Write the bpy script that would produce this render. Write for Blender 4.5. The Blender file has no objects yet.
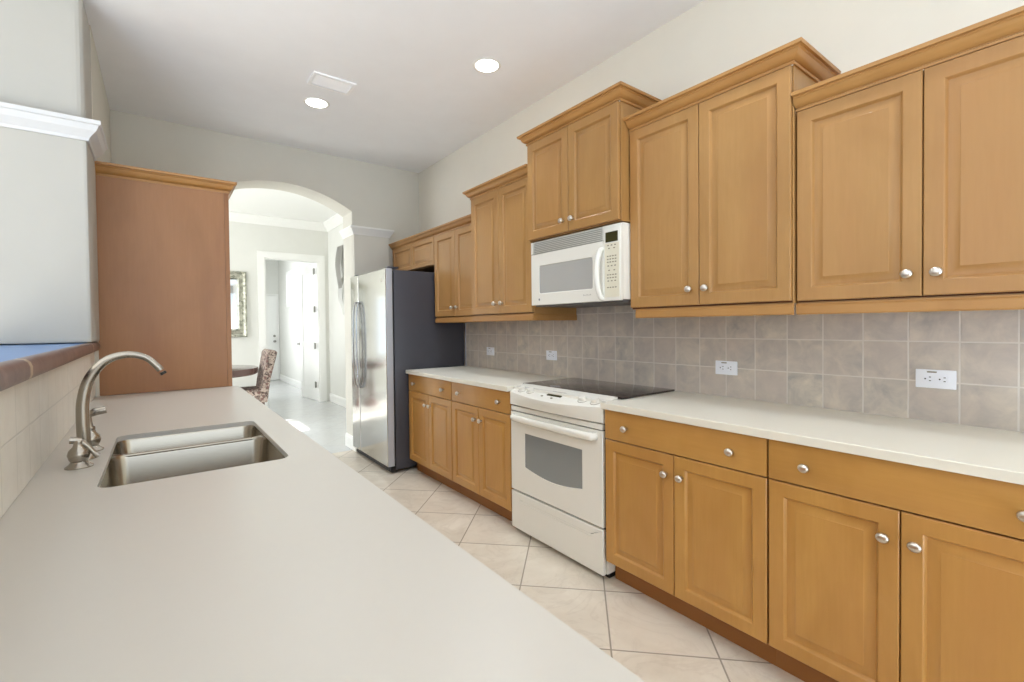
import bpy, bmesh, math, random
from mathutils import Vector, Matrix
from mathutils.geometry import tessellate_polygon

random.seed(4)
scn = bpy.context.scene
C = scn.collection
PI = math.pi

# ------------------------------------------------------------ camera
F_PX, YAW, PITCH, ROLL, CY = 464.014, 0.647964, 0.0166734, -0.0103812, 333.286
H = 1.30
cam_d = bpy.data.cameras.new('camera')
cam = bpy.data.objects.new('camera', cam_d); C.objects.link(cam)
fw = Vector((math.sin(YAW)*math.cos(PITCH), math.cos(YAW)*math.cos(PITCH), -math.sin(PITCH)))
r0 = Vector((math.cos(YAW), -math.sin(YAW), 0)); u0 = r0.cross(fw)
rr = r0*math.cos(ROLL)+u0*math.sin(ROLL); uu = -r0*math.sin(ROLL)+u0*math.cos(ROLL)
cam.matrix_world = Matrix(((rr.x, uu.x, -fw.x, 0), (rr.y, uu.y, -fw.y, 0), (rr.z, uu.z, -fw.z, H), (0, 0, 0, 1)))
cam_d.sensor_width = 36; cam_d.lens = F_PX/1024*36
cam_d.shift_y = -(341-CY)/1024
cam_d.clip_start = 0.02
scn.camera = cam

# ------------------------------------------------------------ world, lights, exposure
scn.view_settings.view_transform = 'Standard'
scn.view_settings.look = 'None'
scn.view_settings.gamma = 1
scn.view_settings.use_curve_mapping = False
scn.view_settings.exposure = 0.13
scn.cycles.use_denoising = True
scn.cycles.max_bounces = 10
scn.cycles.diffuse_bounces = 6
scn.cycles.sample_clamp_indirect = 4
scn.cycles.caustics_reflective = False
scn.cycles.caustics_refractive = False

w = bpy.data.worlds.new('sky'); scn.world = w; w.use_nodes = True
bg = w.node_tree.nodes['Background']
bg.inputs[0].default_value = (0.80, 0.90, 1.0, 1); bg.inputs[1].default_value = 2.0

def area(name, loc, to, sx, sy, power, col=(1, 1, 1)):
    l = bpy.data.lights.new(name, 'AREA'); l.shape = 'RECTANGLE'; l.size = sx; l.size_y = sy
    l.energy = power; l.color = col
    o = bpy.data.objects.new(name, l); C.objects.link(o); o.location = loc
    o.rotation_euler = (Vector(to)-Vector(loc)).to_track_quat('-Z', 'Y').to_euler()
    return o
# daylight at the windows behind the camera, in the living room, the dining room and the hall
DAY = (0.76, 0.93, 1.13)
area('daylight_rear_window', (0.6, -4.4, 1.5), (0.6, 0, 1.9), 3.6, 2.4, 20, DAY)
area('daylight_living_window', (-5.3, 0.5, 1.6), (0, 0.5, 1.9), 5.0, 2.3, 14, DAY)
area('daylight_dining_window', (-2.35, 6.9, 1.5), (2, 6.9, 1.3), 2.6, 2.2, 95, (0.95, 0.98, 1.03))
area('daylight_hall_window', (1.35, 10.6, 1.6), (2.4, 10.6, 1.5), 2.4, 2.4, 36, (0.95, 0.98, 1.03))
# unseen upward lamps added to brighten the ceiling, in place of floor bounce
area('ceiling_fill_living', (-1.7, -0.2, 0.3), (-0.2, 1.0, 3), 2.0, 4.2, 125, DAY)
area('ceiling_fill_rear', (1.1, -1.9, 0.12), (1.1, -1.3, 3), 1.2, 2.4, 66, DAY)

sun_d = bpy.data.lights.new('sun', 'SUN'); sun_d.energy = 22; sun_d.angle = 0.009; sun_d.color = (1, 0.96, 0.9)
sun = bpy.data.objects.new('sun', sun_d); C.objects.link(sun)
sun.rotation_euler = Vector((1, 0.25, -0.58)).to_track_quat('-Z', 'Y').to_euler()

# ------------------------------------------------------------ helpers
def tag(o, label=None, cat=None, group=None, kind=None):
    if label: o['label'] = label
    if cat: o['category'] = cat
    if group: o['group'] = group
    if kind: o['kind'] = kind
    return o

def thing(name, label, cat, loc, group=None):
    o = bpy.data.objects.new(name, None); C.objects.link(o)
    o.location = loc; o.empty_display_size = 0.05
    return tag(o, label, cat, group)

def rootloc(p):
    v = Vector((0, 0, 0))
    while p is not None:
        v += p.location; p = p.parent
    return v

def obj(name, bm, mat, parent=None, smooth=False, kind=None, origin=None):
    """link a bmesh given in world coordinates as one object"""
    bmesh.ops.recalc_face_normals(bm, faces=bm.faces)
    me = bpy.data.meshes.new(name)
    base = rootloc(parent) if parent else Vector((0, 0, 0))
    org = Vector(origin) if origin is not None else base
    bmesh.ops.translate(bm, verts=bm.verts, vec=-org)
    if smooth:
        for f in bm.faces: f.smooth = True
    bm.to_mesh(me); bm.free()
    if smooth: me.set_sharp_from_angle(angle=math.radians(smooth if smooth > 1 else 40))
    mats = mat if isinstance(mat, (list, tuple)) else [mat]
    for m in mats: me.materials.append(m)
    o = bpy.data.objects.new(name, me); C.objects.link(o)
    o.parent = parent
    o.location = org-base
    if kind: o['kind'] = kind
    return o

def B(): return bmesh.new()

def box(bm, x0, x1, y0, y1, z0, z1, bev=0, seg=2, mi=0):
    vs = [bm.verts.new((x, y, z)) for x in (x0, x1) for y in (y0, y1) for z in (z0, z1)]
    q = [(0, 1, 3, 2), (4, 6, 7, 5), (0, 4, 5, 1), (2, 3, 7, 6), (0, 2, 6, 4), (1, 5, 7, 3)]
    fs = [bm.faces.new([vs[i] for i in f]) for f in q]
    for f in fs: f.material_index = mi
    if bev:
        es = list({e for f in fs for e in f.edges})
        bmesh.ops.bevel(bm, geom=es, offset=bev, segments=seg, profile=0.6, affect='EDGES')
    return bm

def slab(bm, loops, fn, d0, d1):
    """2D outline (first loop outer, others holes) extruded between depths d0,d1; fn(u,v,d)->xyz"""
    loops = [list(l) for l in loops]
    flat = [p for l in loops for p in l]
    tri = tessellate_polygon([[Vector((p[0], p[1], 0)) for p in l] for l in loops])
    A = [bm.verts.new(fn(p[0], p[1], d0)) for p in flat]
    Z = [bm.verts.new(fn(p[0], p[1], d1)) for p in flat]
    for t in tri:
        try:
            bm.faces.new([A[i] for i in t]); bm.faces.new([Z[i] for i in reversed(t)])
        except ValueError: pass
    k = 0
    for l in loops:
        n = len(l)
        for i in range(n):
            a, b = k+i, k+(i+1) % n
            bm.faces.new((A[a], A[b], Z[b], Z[a]))
        k += n
    return bm

def rect(a0, a1, b0, b1): return [(a0, b0), (a1, b0), (a1, b1), (a0, b1)]

def rrect(a0, a1, b0, b1, r, n=6):
    pts = []
    for cx, cy, s in ((a1-r, b0+r, -90), (a1-r, b1-r, 0), (a0+r, b1-r, 90), (a0+r, b0+r, 180)):
        for i in range(n+1):
            t = math.radians(s+90*i/n); pts.append((cx+r*math.cos(t), cy+r*math.sin(t)))
    return pts

def lathe(bm, prof, org, axis=(0, 0, 1), n=24):
    """prof [(r,h)] about axis through org"""
    q = Vector((0, 0, 1)).rotation_difference(Vector(axis)).to_matrix()
    org = Vector(org); rings = []
    for r, h in prof:
        if r < 1e-6: rings.append([bm.verts.new(org+q@Vector((0, 0, h)))])
        else: rings.append([bm.verts.new(org+q@Vector((r*math.cos(2*PI*i/n), r*math.sin(2*PI*i/n), h))) for i in range(n)])
    for a, b in zip(rings, rings[1:]):
        for i in range(n):
            j = (i+1) % n
            if len(a) == 1 and len(b) == 1: continue
            if len(a) == 1: bm.faces.new((a[0], b[j], b[i]))
            elif len(b) == 1: bm.faces.new((a[i], a[j], b[0]))
            else: bm.faces.new((a[i], a[j], b[j], b[i]))
    for r in (rings[0], rings[-1]):
        if len(r) > 1:
            try: bm.faces.new(r)
            except ValueError: pass
    return bm

def smoothpath(pts, rad, n=6):
    """Catmull-Rom through points with radii"""
    P = [Vector(p) for p in pts]; out = []; ro = []
    for i in range(len(P)-1):
        p0 = P[max(i-1, 0)]; p1 = P[i]; p2 = P[i+1]; p3 = P[min(i+2, len(P)-1)]
        for k in range(n):
            t = k/n
            out.append(0.5*((2*p1)+(p2-p0)*t+(2*p0-5*p1+4*p2-p3)*t*t+(3*p1-p0-3*p2+p3)*t**3))
            ro.append(rad[i]+(rad[i+1]-rad[i])*t)
    out.append(P[-1]); ro.append(rad[-1])
    return out, ro

def tube(bm, pts, rad, n=16, flat=1.0, cap=True):
    pts = [Vector(p) for p in pts]
    if not isinstance(rad, (list, tuple)): rad = [rad]*len(pts)
    T = [(pts[min(i+1, len(pts)-1)]-pts[max(i-1, 0)]).normalized() for i in range(len(pts))]
    up = Vector((0, 1, 0)) if abs(T[0].y) < 0.9 else Vector((1, 0, 0))
    nrm = (up-T[0]*up.dot(T[0])).normalized(); rings = []
    for p, t, r in zip(pts, T, rad):
        nrm = (nrm-t*nrm.dot(t)).normalized(); bn = t.cross(nrm)
        rings.append([bm.verts.new(p+nrm*(r*math.cos(2*PI*i/n))+bn*(r*flat*math.sin(2*PI*i/n))) for i in range(n)])
    for a, b in zip(rings, rings[1:]):
        for i in range(n):
            j = (i+1) % n; bm.faces.new((a[i], a[j], b[j], b[i]))
    if cap:
        bm.faces.new(rings[0]); bm.faces.new(rings[-1])
    return bm

def sweep(bm, path, prof, closed_prof=True):
    """sweep a profile [(out,z)] along a 2D path, outward = left of travel, mitred corners"""
    n = len(path); V = [Vector((p[0], p[1])) for p in path]; rings = []
    for i in range(n):
        ds = []
        if i > 0: ds.append((V[i]-V[i-1]).normalized())
        if i < n-1: ds.append((V[i+1]-V[i]).normalized())
        ns = [Vector((-d.y, d.x)) for d in ds]
        if len(ns) == 2:
            m = ns[0]+ns[1]; m = m/(m.dot(ns[0]))
        else: m = ns[0]
        rings.append([bm.verts.new((V[i].x+m.x*o, V[i].y+m.y*o, z)) for o, z in prof])
    k = len(prof)
    for a, b in zip(rings, rings[1:]):
        for i in range(k if closed_prof else k-1):
            j = (i+1) % k; bm.faces.new((a[i], a[j], b[j], b[i]))
    for r in (rings[0], rings[-1]):
        bmesh.ops.triangulate(bm, faces=[bm.faces.new(r)])
    return bm

# ------------------------------------------------------------ materials
def lin(c):
    return tuple(((v/255)/12.92 if v/255 <= 0.04045 else ((v/255+0.055)/1.055)**2.4) for v in c)

class NT:
    def __init__(s, name):
        s.m = bpy.data.materials.new(name); s.m.use_nodes = True; s.t = s.m.node_tree
        s.b = s.t.nodes['Principled BSDF']
    def n(s, ty, **k):
        nd = s.t.nodes.new(ty)
        for a, v in k.items():
            if hasattr(nd, a): setattr(nd, a, v)
        return nd
    def l(s, a, b): s.t.links.new(a, b)
    def val(s, sock, v):
        if isinstance(v, bpy.types.NodeSocket): s.l(v, sock)
        else: sock.default_value = v
    def math(s, op, a, b=None, c=None):
        nd = s.n('ShaderNodeMath', operation=op); s.val(nd.inputs[0], a)
        if b is not None: s.val(nd.inputs[1], b)
        if c is not None: s.val(nd.inputs[2], c)
        return nd.outputs[0]
    def mix(s, f, a, b):
        nd = s.n('ShaderNodeMix', data_type='RGBA'); s.val(nd.inputs[0], f)
        for sock, v in ((nd.inputs[6], a), (nd.inputs[7], b)):
            if isinstance(v, bpy.types.NodeSocket): s.l(v, sock)
            else: sock.default_value = (*v, 1)
        return nd.outputs[2]
    def coords(s):
        return s.n('ShaderNodeTexCoord').outputs['Object']
    def noise(s, vec, scale, det=4, rough=0.55, sc=(1, 1, 1), dist=0, off=None):
        mp = s.n('ShaderNodeMapping'); s.l(vec, mp.inputs[0]); mp.inputs['Scale'].default_value = sc
        if off is not None: s.l(off, mp.inputs['Location'])
        nz = s.n('ShaderNodeTexNoise'); s.l(mp.outputs[0], nz.inputs['Vector'])
        nz.inputs['Scale'].default_value = scale; nz.inputs['Detail'].default_value = det
        nz.inputs['Roughness'].default_value = rough; nz.inputs['Distortion'].default_value = dist
        return nz.outputs['Fac']
    def ramp(s, f, lo, hi):
        nd = s.n('ShaderNodeMapRange'); s.l(f, nd.inputs[0])
        nd.inputs[1].default_value = lo; nd.inputs[2].default_value = hi
        return nd.outputs[0]
    def bump(s, h, st, dist=0.002):
        nd = s.n('ShaderNodeBump'); s.l(h, nd.inputs['Height']); nd.inputs['Strength'].default_value = st
        nd.inputs['Distance'].default_value = dist; s.l(nd.outputs[0], s.b.inputs['Normal'])

def plain(name, col, rough=0.5, metal=0, spec=0.5, var=0.03, bump=0, scale=6, coat=0):
    s = NT(name); c = lin(col)
    f = s.noise(s.coords(), scale)
    s.l(s.mix(f, tuple(v*(1-var) for v in c), tuple(min(1, v*(1+var)) for v in c)), s.b.inputs['Base Color'])
    s.b.inputs['Roughness'].default_value = rough; s.b.inputs['Metallic'].default_value = metal
    s.b.inputs['Specular IOR Level'].default_value = spec
    s.b.inputs['Coat Weight'].default_value = coat
    if bump: s.bump(s.noise(s.coords(), 220, 2), bump, 0.001)
    return s.m

def wood(name, light, dark, red, rough=0.34, grain='Z'):
    s = NT(name); co = s.coords()
    rnd = s.n('ShaderNodeObjectInfo').outputs['Random']
    cb = s.n('ShaderNodeCombineXYZ')
    for i in range(3): s.l(s.math('MULTIPLY', rnd, 17.0+9*i), cb.inputs[i])
    sc = {'Z': (9, 9, 0.7), 'Y': (9, 0.7, 9)}[grain]
    fine = s.noise(co, 9, 6, 0.6, sc, 0.3, cb.outputs[0])
    broad = s.noise(co, 1.1, 3, 0.5, {'Z': (3, 3, 0.6), 'Y': (3, .6, 3)}[grain], 0.6, cb.outputs[0])
    blot = s.noise(co, 3.2, 3, 0.6, (1, 1, 0.5), 0.8, cb.outputs[0])
    c = s.mix(s.math('MULTIPLY', s.ramp(fine, 0.3, 0.75), 0.3), lin(light), lin(dark))
    c = s.mix(s.math('MULTIPLY', s.ramp(broad, 0.38, 0.66), 0.55), c, lin(red))
    c = s.mix(s.math('MULTIPLY', s.ramp(blot, 0.42, 0.75), 0.5), c, lin(dark))
    s.l(c, s.b.inputs['Base Color'])
    s.b.inputs['Roughness'].default_value = rough
    s.b.inputs['Coat Weight'].default_value = 0.04; s.b.inputs['Specular IOR Level'].default_value = 0.4; s.b.inputs['Coat Roughness'].default_value = 0.2
    s.bump(fine, 0.04, 0.001)
    return s.m

def tile(name, ax, pitch, off, grout, gw, c1, c2, c3, rough=0.4, diag=False, veins=False, depth=0.5, tvar=0.6):
    """grid of square tiles in the plane of two object axes"""
    s = NT(name); co = s.coords()
    sp = s.n('ShaderNodeSeparateXYZ'); s.l(co, sp.inputs[0])
    a = sp.outputs[ax[0]]; b = sp.outputs[ax[1]]
    if diag:
        a, b = s.math('MULTIPLY', s.math('SUBTRACT', a, b), 1/math.sqrt(2)), s.math('MULTIPLY', s.math('ADD', a, b), 1/math.sqrt(2))
    pa, pb = pitch
    ua = s.math('DIVIDE', s.math('SUBTRACT', a, off[0]), pa); ub = s.math('DIVIDE', s.math('SUBTRACT', b, off[1]), pb)
    def edge(u, p):
        fr = s.math('FRACT', u)
        return s.math('MULTIPLY', s.math('MINIMUM', fr, s.math('SUBTRACT', 1.0, fr)), p)
    d = s.math('MINIMUM', edge(ua, pa), edge(ub, pb))
    m = s.n('ShaderNodeMapRange'); m.interpolation_type = 'SMOOTHSTEP'
    s.l(d, m.inputs[0]); m.inputs[1].default_value = gw*0.5; m.inputs[2].default_value = gw*0.5+0.002
    mask = m.outputs[0]
    cb = s.n('ShaderNodeCombineXYZ'); s.l(s.math('FLOOR', ua), cb.inputs[0]); s.l(s.math('FLOOR', ub), cb.inputs[1])
    wn = s.n('ShaderNodeTexWhiteNoise', noise_dimensions='3D'); s.l(cb.outputs[0], wn.inputs[0])
    vm = s.n('ShaderNodeVectorMath', operation='MULTIPLY_ADD'); s.l(wn.outputs['Color'], vm.inputs[0])
    vm.inputs[1].default_value = (7, 7, 7); s.l(co, vm.inputs[2])
    nz = s.noise(vm.outputs[0], 11 if not veins else 4, 6, 0.62, (1, 1, 1), 0.5)
    n2 = s.noise(vm.outputs[0], 3.0, 3, 0.5, (1, 1, 1), 0.8)
    c = s.mix(s.ramp(nz, 0.32, 0.7), lin(c1), lin(c2))
    c = s.mix(s.math('MULTIPLY', s.ramp(n2, 0.4, 0.7), 0.6), c, lin(c3))
    if veins:
        v = s.noise(vm.outputs[0], 2.6, 5, 0.6, (1, 1, 1), 2.2)
        vv = s.ramp(s.math('ABSOLUTE', s.math('SUBTRACT', v, 0.5)), 0.0, 0.035)
        c = s.mix(s.math('MULTIPLY', s.math('SUBTRACT', 1.0, vv), 0.16), c, lin(veins))
    c = s.mix(s.math('MULTIPLY', wn.outputs['Value'], tvar*0.5), c, lin(c3))
    c = s.mix(mask, lin(grout), c)
    s.l(c, s.b.inputs['Base Color'])
    s.b.inputs['Roughness'].default_value = rough
    s.bump(s.math('ADD', mask, s.math('MULTIPLY', nz, 0.25)), depth, 0.0015)
    return s.m

def metal(name, col, rough, brush=None, aniso=0):
    s = NT(name)
    s.b.inputs['Base Color'].default_value = (*lin(col), 1); s.b.inputs['Metallic'].default_value = 1
    if brush:
        f = s.noise(s.coords(), 30, 3, 0.6, brush)
        r = s.n('ShaderNodeMapRange'); s.l(f, r.inputs[0]); r.inputs[3].default_value = rough*0.8; r.inputs[4].default_value = rough*1.25
        s.l(r.outputs[0], s.b.inputs['Roughness'])
    else: s.b.inputs['Roughness'].default_value = rough
    s.b.inputs['Anisotropic'].default_value = aniso
    return s.m

def emis(name, col, st):
    s = NT(name); s.b.inputs['Base Color'].default_value = (*col, 1)
    s.b.inputs['Emission Color'].default_value = (*col, 1); s.b.inputs['Emission Strength'].default_value = st
    return s.m

M = {}
M['upper'] = wood('maple_upper', (176, 134, 80), (150, 107, 56), (169, 121, 73))
M['base'] = wood('maple_base', (196, 148, 80), (168, 120, 56), (182, 131, 75))
M['base_h'] = wood('maple_base_drawer', (196, 148, 80), (168, 120, 56), (182, 131, 75), grain='Y')
M['trimw'] = wood('maple_crown', (180, 134, 78), (156, 110, 58), (170, 120, 66), grain='Y')
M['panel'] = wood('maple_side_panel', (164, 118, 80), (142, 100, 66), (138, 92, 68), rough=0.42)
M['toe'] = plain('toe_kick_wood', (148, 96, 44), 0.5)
M['gap'] = plain('cabinet_shadow_gap', (96, 52, 24), 0.7)
M['cwall'] = plain('wall_paint_cream', (226, 221, 208), 0.8, bump=0.05)
M['gwall'] = plain('wall_paint_grey_beige', (214, 211, 200), 0.8, bump=0.05)
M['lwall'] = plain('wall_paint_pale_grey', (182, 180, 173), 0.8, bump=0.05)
M['dwall'] = plain('wall_paint_dining', (222, 222, 216), 0.8, bump=0.05)
M['ceil'] = plain('ceiling_paint', (243, 244, 246), 0.85, bump=0.06)
M['white'] = plain('white_trim_paint', (238, 238, 234), 0.4, var=0.01)
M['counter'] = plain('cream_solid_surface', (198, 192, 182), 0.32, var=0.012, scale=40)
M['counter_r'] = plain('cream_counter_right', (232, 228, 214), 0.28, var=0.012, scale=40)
M['appl'] = plain('white_enamel', (233, 231, 222), 0.22, var=0.01, coat=0.3)
M['applp'] = plain('cream_plastic', (222, 216, 196), 0.35, var=0.01)
M['keys'] = plain('key_print', (132, 124, 106), 0.5)
M['mglass'] = plain('grey_oven_glass', (176, 176, 172), 0.12, var=0.02)
M['oglass'] = plain('grey_range_glass', (134, 138, 138), 0.1, var=0.02, coat=0.5)
M['black'] = plain('black_gap', (18, 16, 15), 0.4)
M['disp'] = plain('display_glass', (58, 54, 24), 0.5, spec=0.15)
M['cook'] = plain('black_ceramic_glass', (44, 34, 32), 0.06, var=0.1)
M['ring'] = plain('burner_print', (62, 52, 50), 0.08)
M['frside'] = plain('fridge_side_charcoal', (66, 66, 73), 0.32, var=0.06, bump=0.12)
M['frtrim'] = plain('fridge_door_edge_grey', (176, 178, 184), 0.35)
M['steel'] = metal('brushed_steel_fridge', (196, 195, 190), 0.15)
M['steelh'] = metal('fridge_handle_steel', (180, 182, 182), 0.16)
M['sink'] = metal('sink_steel', (172, 164, 150), 0.22, (1, 40, 40))
M['nickel'] = metal('brushed_nickel', (172, 164, 152), 0.27)
M['knob'] = metal('satin_nickel_knob', (214, 208, 200), 0.3)
M['hinge'] = metal('hinge_nickel', (150, 148, 142), 0.35)
M['granite'] = tile('brown_granite_edge', (1, 2), (1.62, 9), (0.57, -1), (186, 170, 148), 0.03, (136, 112, 106), (84, 62, 58), (108, 84, 80), 0.3)
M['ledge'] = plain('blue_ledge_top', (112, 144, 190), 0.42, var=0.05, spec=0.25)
M['btile'] = tile('taupe_wall_tile', (1, 2), (0.1493, 0.154), (0.2205, 0.913), (214, 208, 200), 0.0035, (216, 206, 190), (166, 162, 158), (192, 180, 172), 0.3, tvar=0.9)
M['itile'] = tile('cream_wall_tile', (1, 2), (0.1493, 0.154), (0.06, 0.902), (216, 211, 200), 0.003, (236, 231, 220), (222, 216, 204), (230, 223, 210), 0.4)
M['ftile'] = tile('beige_floor_tile', (0, 1), (0.4137, 0.4137), (0.128, 0.214), (160, 150, 136), 0.005, (230, 221, 205), (206, 194, 176), (218, 206, 188), 0.26, diag=True, veins=(172, 154, 134), depth=0.3)
M['dfloor'] = tile('grey_floor_tile', (0, 1), (0.4137, 0.4137), (0.128, 0.214), (186, 186, 184), 0.004, (204, 206, 206), (192, 194, 194), (200, 200, 198), 0.16, diag=True, depth=0.2)
M['lamp'] = emis('lamp_lens', (1, 0.97, 0.92), 14)
M['vent'] = plain('vent_white_metal', (250, 250, 250), 0.4)
M['ventd'] = plain('vent_duct_grey', (110, 110, 110), 0.6)
M['darkwood'] = plain('dark_table_wood', (92, 66, 60), 0.2, var=0.15, coat=0.4)
M['art'] = plain('grey_metal_art', (186, 184, 178), 0.45, metal=0.2)
M['mirror'] = metal('mirror_glass', (214, 218, 222), 0.03)

def floral():
    s = NT('floral_upholstery'); co = s.coords()
    v = s.n('ShaderNodeTexVoronoi'); s.l(co, v.inputs['Vector']); v.inputs['Scale'].default_value = 16
    n = s.noise(co, 22, 4, 0.7, dist=1.5)
    c = s.mix(s.ramp(n, 0.42, 0.55), lin((66, 48, 46)), lin((178, 162, 150)))
    c = s.mix(s.ramp(v.outputs['Distance'], 0.25, 0.4), lin((112, 84, 78)), c)
    s.l(c, s.b.inputs['Base Color']); s.b.inputs['Roughness'].default_value = 0.85
    return s.m
M['floral'] = floral()
def mosaic():
    s = NT('silver_mosaic_frame'); co = s.coords()
    v = s.n('ShaderNodeTexVoronoi'); s.l(co, v.inputs['Vector']); v.inputs['Scale'].default_value = 26
    c = s.mix(v.outputs['Color'], lin((120, 122, 108)), lin((214, 212, 196)))
    s.l(c, s.b.inputs['Base Color']); s.b.inputs['Metallic'].default_value = 0.5; s.b.inputs['Roughness'].default_value = 0.3
    s.bump(v.outputs['Distance'], 0.6, 0.004)
    return s.m
M['mosaic'] = mosaic()

# ------------------------------------------------------------ room shell
XR, YF, ZC = 2.38, 4.88, 3.05      # right wall, far wall, ceiling
XL = -0.29
def S(name, bm, m, smooth=False): return obj(name, bm, m, None, smooth, 'structure')
fx = lambda u, v, d: (d, u, v)     # u=Y v=Z depth=X
fy = lambda u, v, d: (u, d, v)     # u=X v=Z depth=Y
fz = lambda u, v, d: (u, v, d)     # u=X v=Y depth=Z

S('floor', box(B(), -6, XR, -5, 4.93, -0.1, 0), M['ftile'])
S('floor_dining', box(B(), -6, XR, 4.93, 13.0, -0.1, 0), M['dfloor'])
S('ceiling', box(B(), -6, XR, -5, YF, ZC, ZC+0.12), M['ceil'])
S('ceiling_dining', box(B(), -2.6, XR, YF, 13.0, 3.12, 3.24), M['white'])
S('wall_right', box(B(), XR, XR+0.14, -5, YF+0.15, -0.1, 3.2), M['cwall'])
S('wall_dining_right', slab(B(), [rect(YF+0.15, 13.0, -0.1, 3.2), rect(10.62, 11.8, 1.85, 2.53)], fx, XR, XR+0.14), M['dwall'])
# far wall with the arched opening
arc = []
ac, az, ar = 0.965, 1.48, 1.215
hw = 0.65
a1 = math.asin(hw/ar)
for i in range(25):
    t = a1-2*a1*i/24
    arc.append((ac+ar*math.sin(t), az+ar*math.cos(t)))
outer = [(-2.6, 0), (ac-hw, 0)] + arc[::-1] + [(ac+hw, 0), (XR, 0), (XR, 3.12), (-2.6, 3.12)]
S('wall_far', slab(B(), [outer], fy, YF, YF+0.3), M['gwall'])
# pilasters with white capitals either side of the arch
capprof = [(0, 2.265), (0.006, 2.265), (0.010, 2.278), (0.016, 2.288), (0.028, 2.308), (0.038, 2.326), (0.042, 2.33), (0.042, 2.348), (0, 2.348)]
S('trim_1', box(B(), ac+hw, 2.0, YF-0.045, YF+0.001, 0, 2.345, 0.008), M['gwall'])
S('trim_2', sweep(B(), [(ac+hw, YF+0.3), (ac+hw, YF-0.045), (2.0, YF-0.045), (2.0, YF)][::-1], capprof), M['white'])
S('trim_3', box(B(), -0.1, ac-hw, YF-0.045, YF+0.001, 0, 2.345, 0.008), M['gwall'])
S('trim_4', sweep(B(), [(ac-hw, YF+0.3), (ac-hw, YF-0.045), (-0.1, YF-0.045)], capprof), M['white'])
# left side: solid wall, end wall with white crown, half wall with tiled face
S('wall_left', box(B(), -0.42, XL, 3.60, YF, 0, ZC), M['gwall'])
S('wall_left_end', box(B(), -2.6, -0.283, 3.2, 3.598, 1.2355, 2.29, 0.012), M['lwall'])
S('wall_left_upper', box(B(), -2.6, XL, 3.25, 3.62, 2.29, ZC, 0.045, 5), M['lwall'])
lc = [(0, 2.262), (0.008, 2.262), (0.012, 2.276), (0.022, 2.288), (0.04, 2.308), (0.052, 2.334), (0.06, 2.338), (0.06, 2.358), (0, 2.358)]
S('trim_5', sweep(B(), [(-0.283, 3.545), (-0.283, 3.2), (-2.6, 3.2)], lc), plain('left_crown_white', (206, 207, 208), 0.5, var=0.01))
def xt(y): return -0.262-0.0177*(y-1.0)      # face of the tiled half wall (not quite parallel to the kitchen)
def strip(y0, y1, a, b): return [(xt(y0)+a, y0), (xt(y0)+b, y0), (xt(y1)+b, y1), (xt(y1)+a, y1)]
S('wall_half', slab(B(), [strip(-1.2, 3.598, -0.13, -0.009)], fz, 0, 1.180), M['lwall'])
S('wall_tile_left', slab(B(), [strip(-1.2, 3.598, -0.009, 0)], fz, 0.915, 1.180), M['itile'])
# outer shell of the open plan rooms behind and beside the camera
S('wall_rear', slab(B(), [rect(-6, XR, 0, ZC), rect(-1.2, 2.2, 0.3, 2.7), rect(-5, -2, 0.3, 2.7)], fy, -5.1, -5), M['lwall'])
S('wall_living', slab(B(), [rect(-5, 3.38, 0, ZC), rect(-2, 0.4, 0.3, 2.6), rect(0.7, 3.0, 0.3, 2.6)], fx, -6.1, -6), M['lwall'])
S('wall_living_far', box(B(), -6, -2.6, 3.38, 3.5, 0, ZC), M['lwall'])
# dining room
S('wall_dining_left', slab(B(), [rect(3.5, 8.62, 0, 3.12), rect(5.22, 5.98, 0.3, 2.37), rect(6.08, 6.9, 0.3, 2.37)], fx, -2.6, -2.5), M['dwall'])
DX0, DX1, DZ = 1.37, 2.215, 2.455
YD = 8.5
S('wall_dining_back', slab(B(), [[(-2.6, 0), (DX0, 0), (DX0, DZ), (DX1, DZ), (DX1, 0), (XR, 0), (XR, 3.12), (-2.6, 3.12)], rect(-1.3, -0.35, 0.8, 2.0)], fy, YD, YD+0.12), M['dwall'])
S('trim_6', sweep(B(), [(XR, 5.18), (XR, YD), (-2.5, YD)],
    [(0, 2.985), (0.012, 2.985), (0.02, 3.01), (0.06, 3.05), (0.085, 3.09), (0.1, 3.1), (0.1, 3.12), (0, 3.12)]), M['white'])
# door casing
def casing(name, x0, x1, zt, y, wd, th=0.02):
    S(name, slab(B(), [[(x0-wd, 0), (x0, 0), (x0, zt), (x1, zt), (x1, 0), (x1+wd, 0), (x1+wd, zt+wd), (x0-wd, zt+wd)]], fy, y-th, y), M['white'])
casing('trim_7', DX0, DX1, DZ, YD, 0.1)
S('trim_8', slab(B(), [[(DX0, 0), (DX0+0.02, 0), (DX0+0.02, DZ-0.02), (DX1-0.02, DZ-0.02), (DX1-0.02, 0), (DX1, 0), (DX1, DZ), (DX0, DZ)]], fy, YD, YD+0.12), M['white'])
bbp = [(0, 0), (0.016, 0), (0.016, 0.11), (0.01, 0.13), (0, 0.14)]
S('baseboard_right', sweep(B(), [(XR, 5.18), (XR, YD)], bbp), M['white'])
S('baseboard_back', sweep(B(), [(DX0-0.1, YD), (-2.5, YD)], bbp), M['white'])
S('baseboard_arch', sweep(B(), [(ac+hw, YF+0.3), (ac+hw, YF-0.045), (2.0, YF-0.045)][::-1], bbp), M['white'])
# hall beyond the door
YH = 12.85
S('wall_hall_back', box(B(), 1.1, XR, YH, YH+0.12, 0, 3.12), M['dwall'])
S('wall_hall_left', box(B(), 1.1, 1.2, YD+0.12, YH, 0, 3.12), M['dwall'])
S('baseboard_hall', sweep(B(), [(XR, YD+0.12), (XR, YH), (1.2, YH)], bbp), M['white'])

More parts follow.
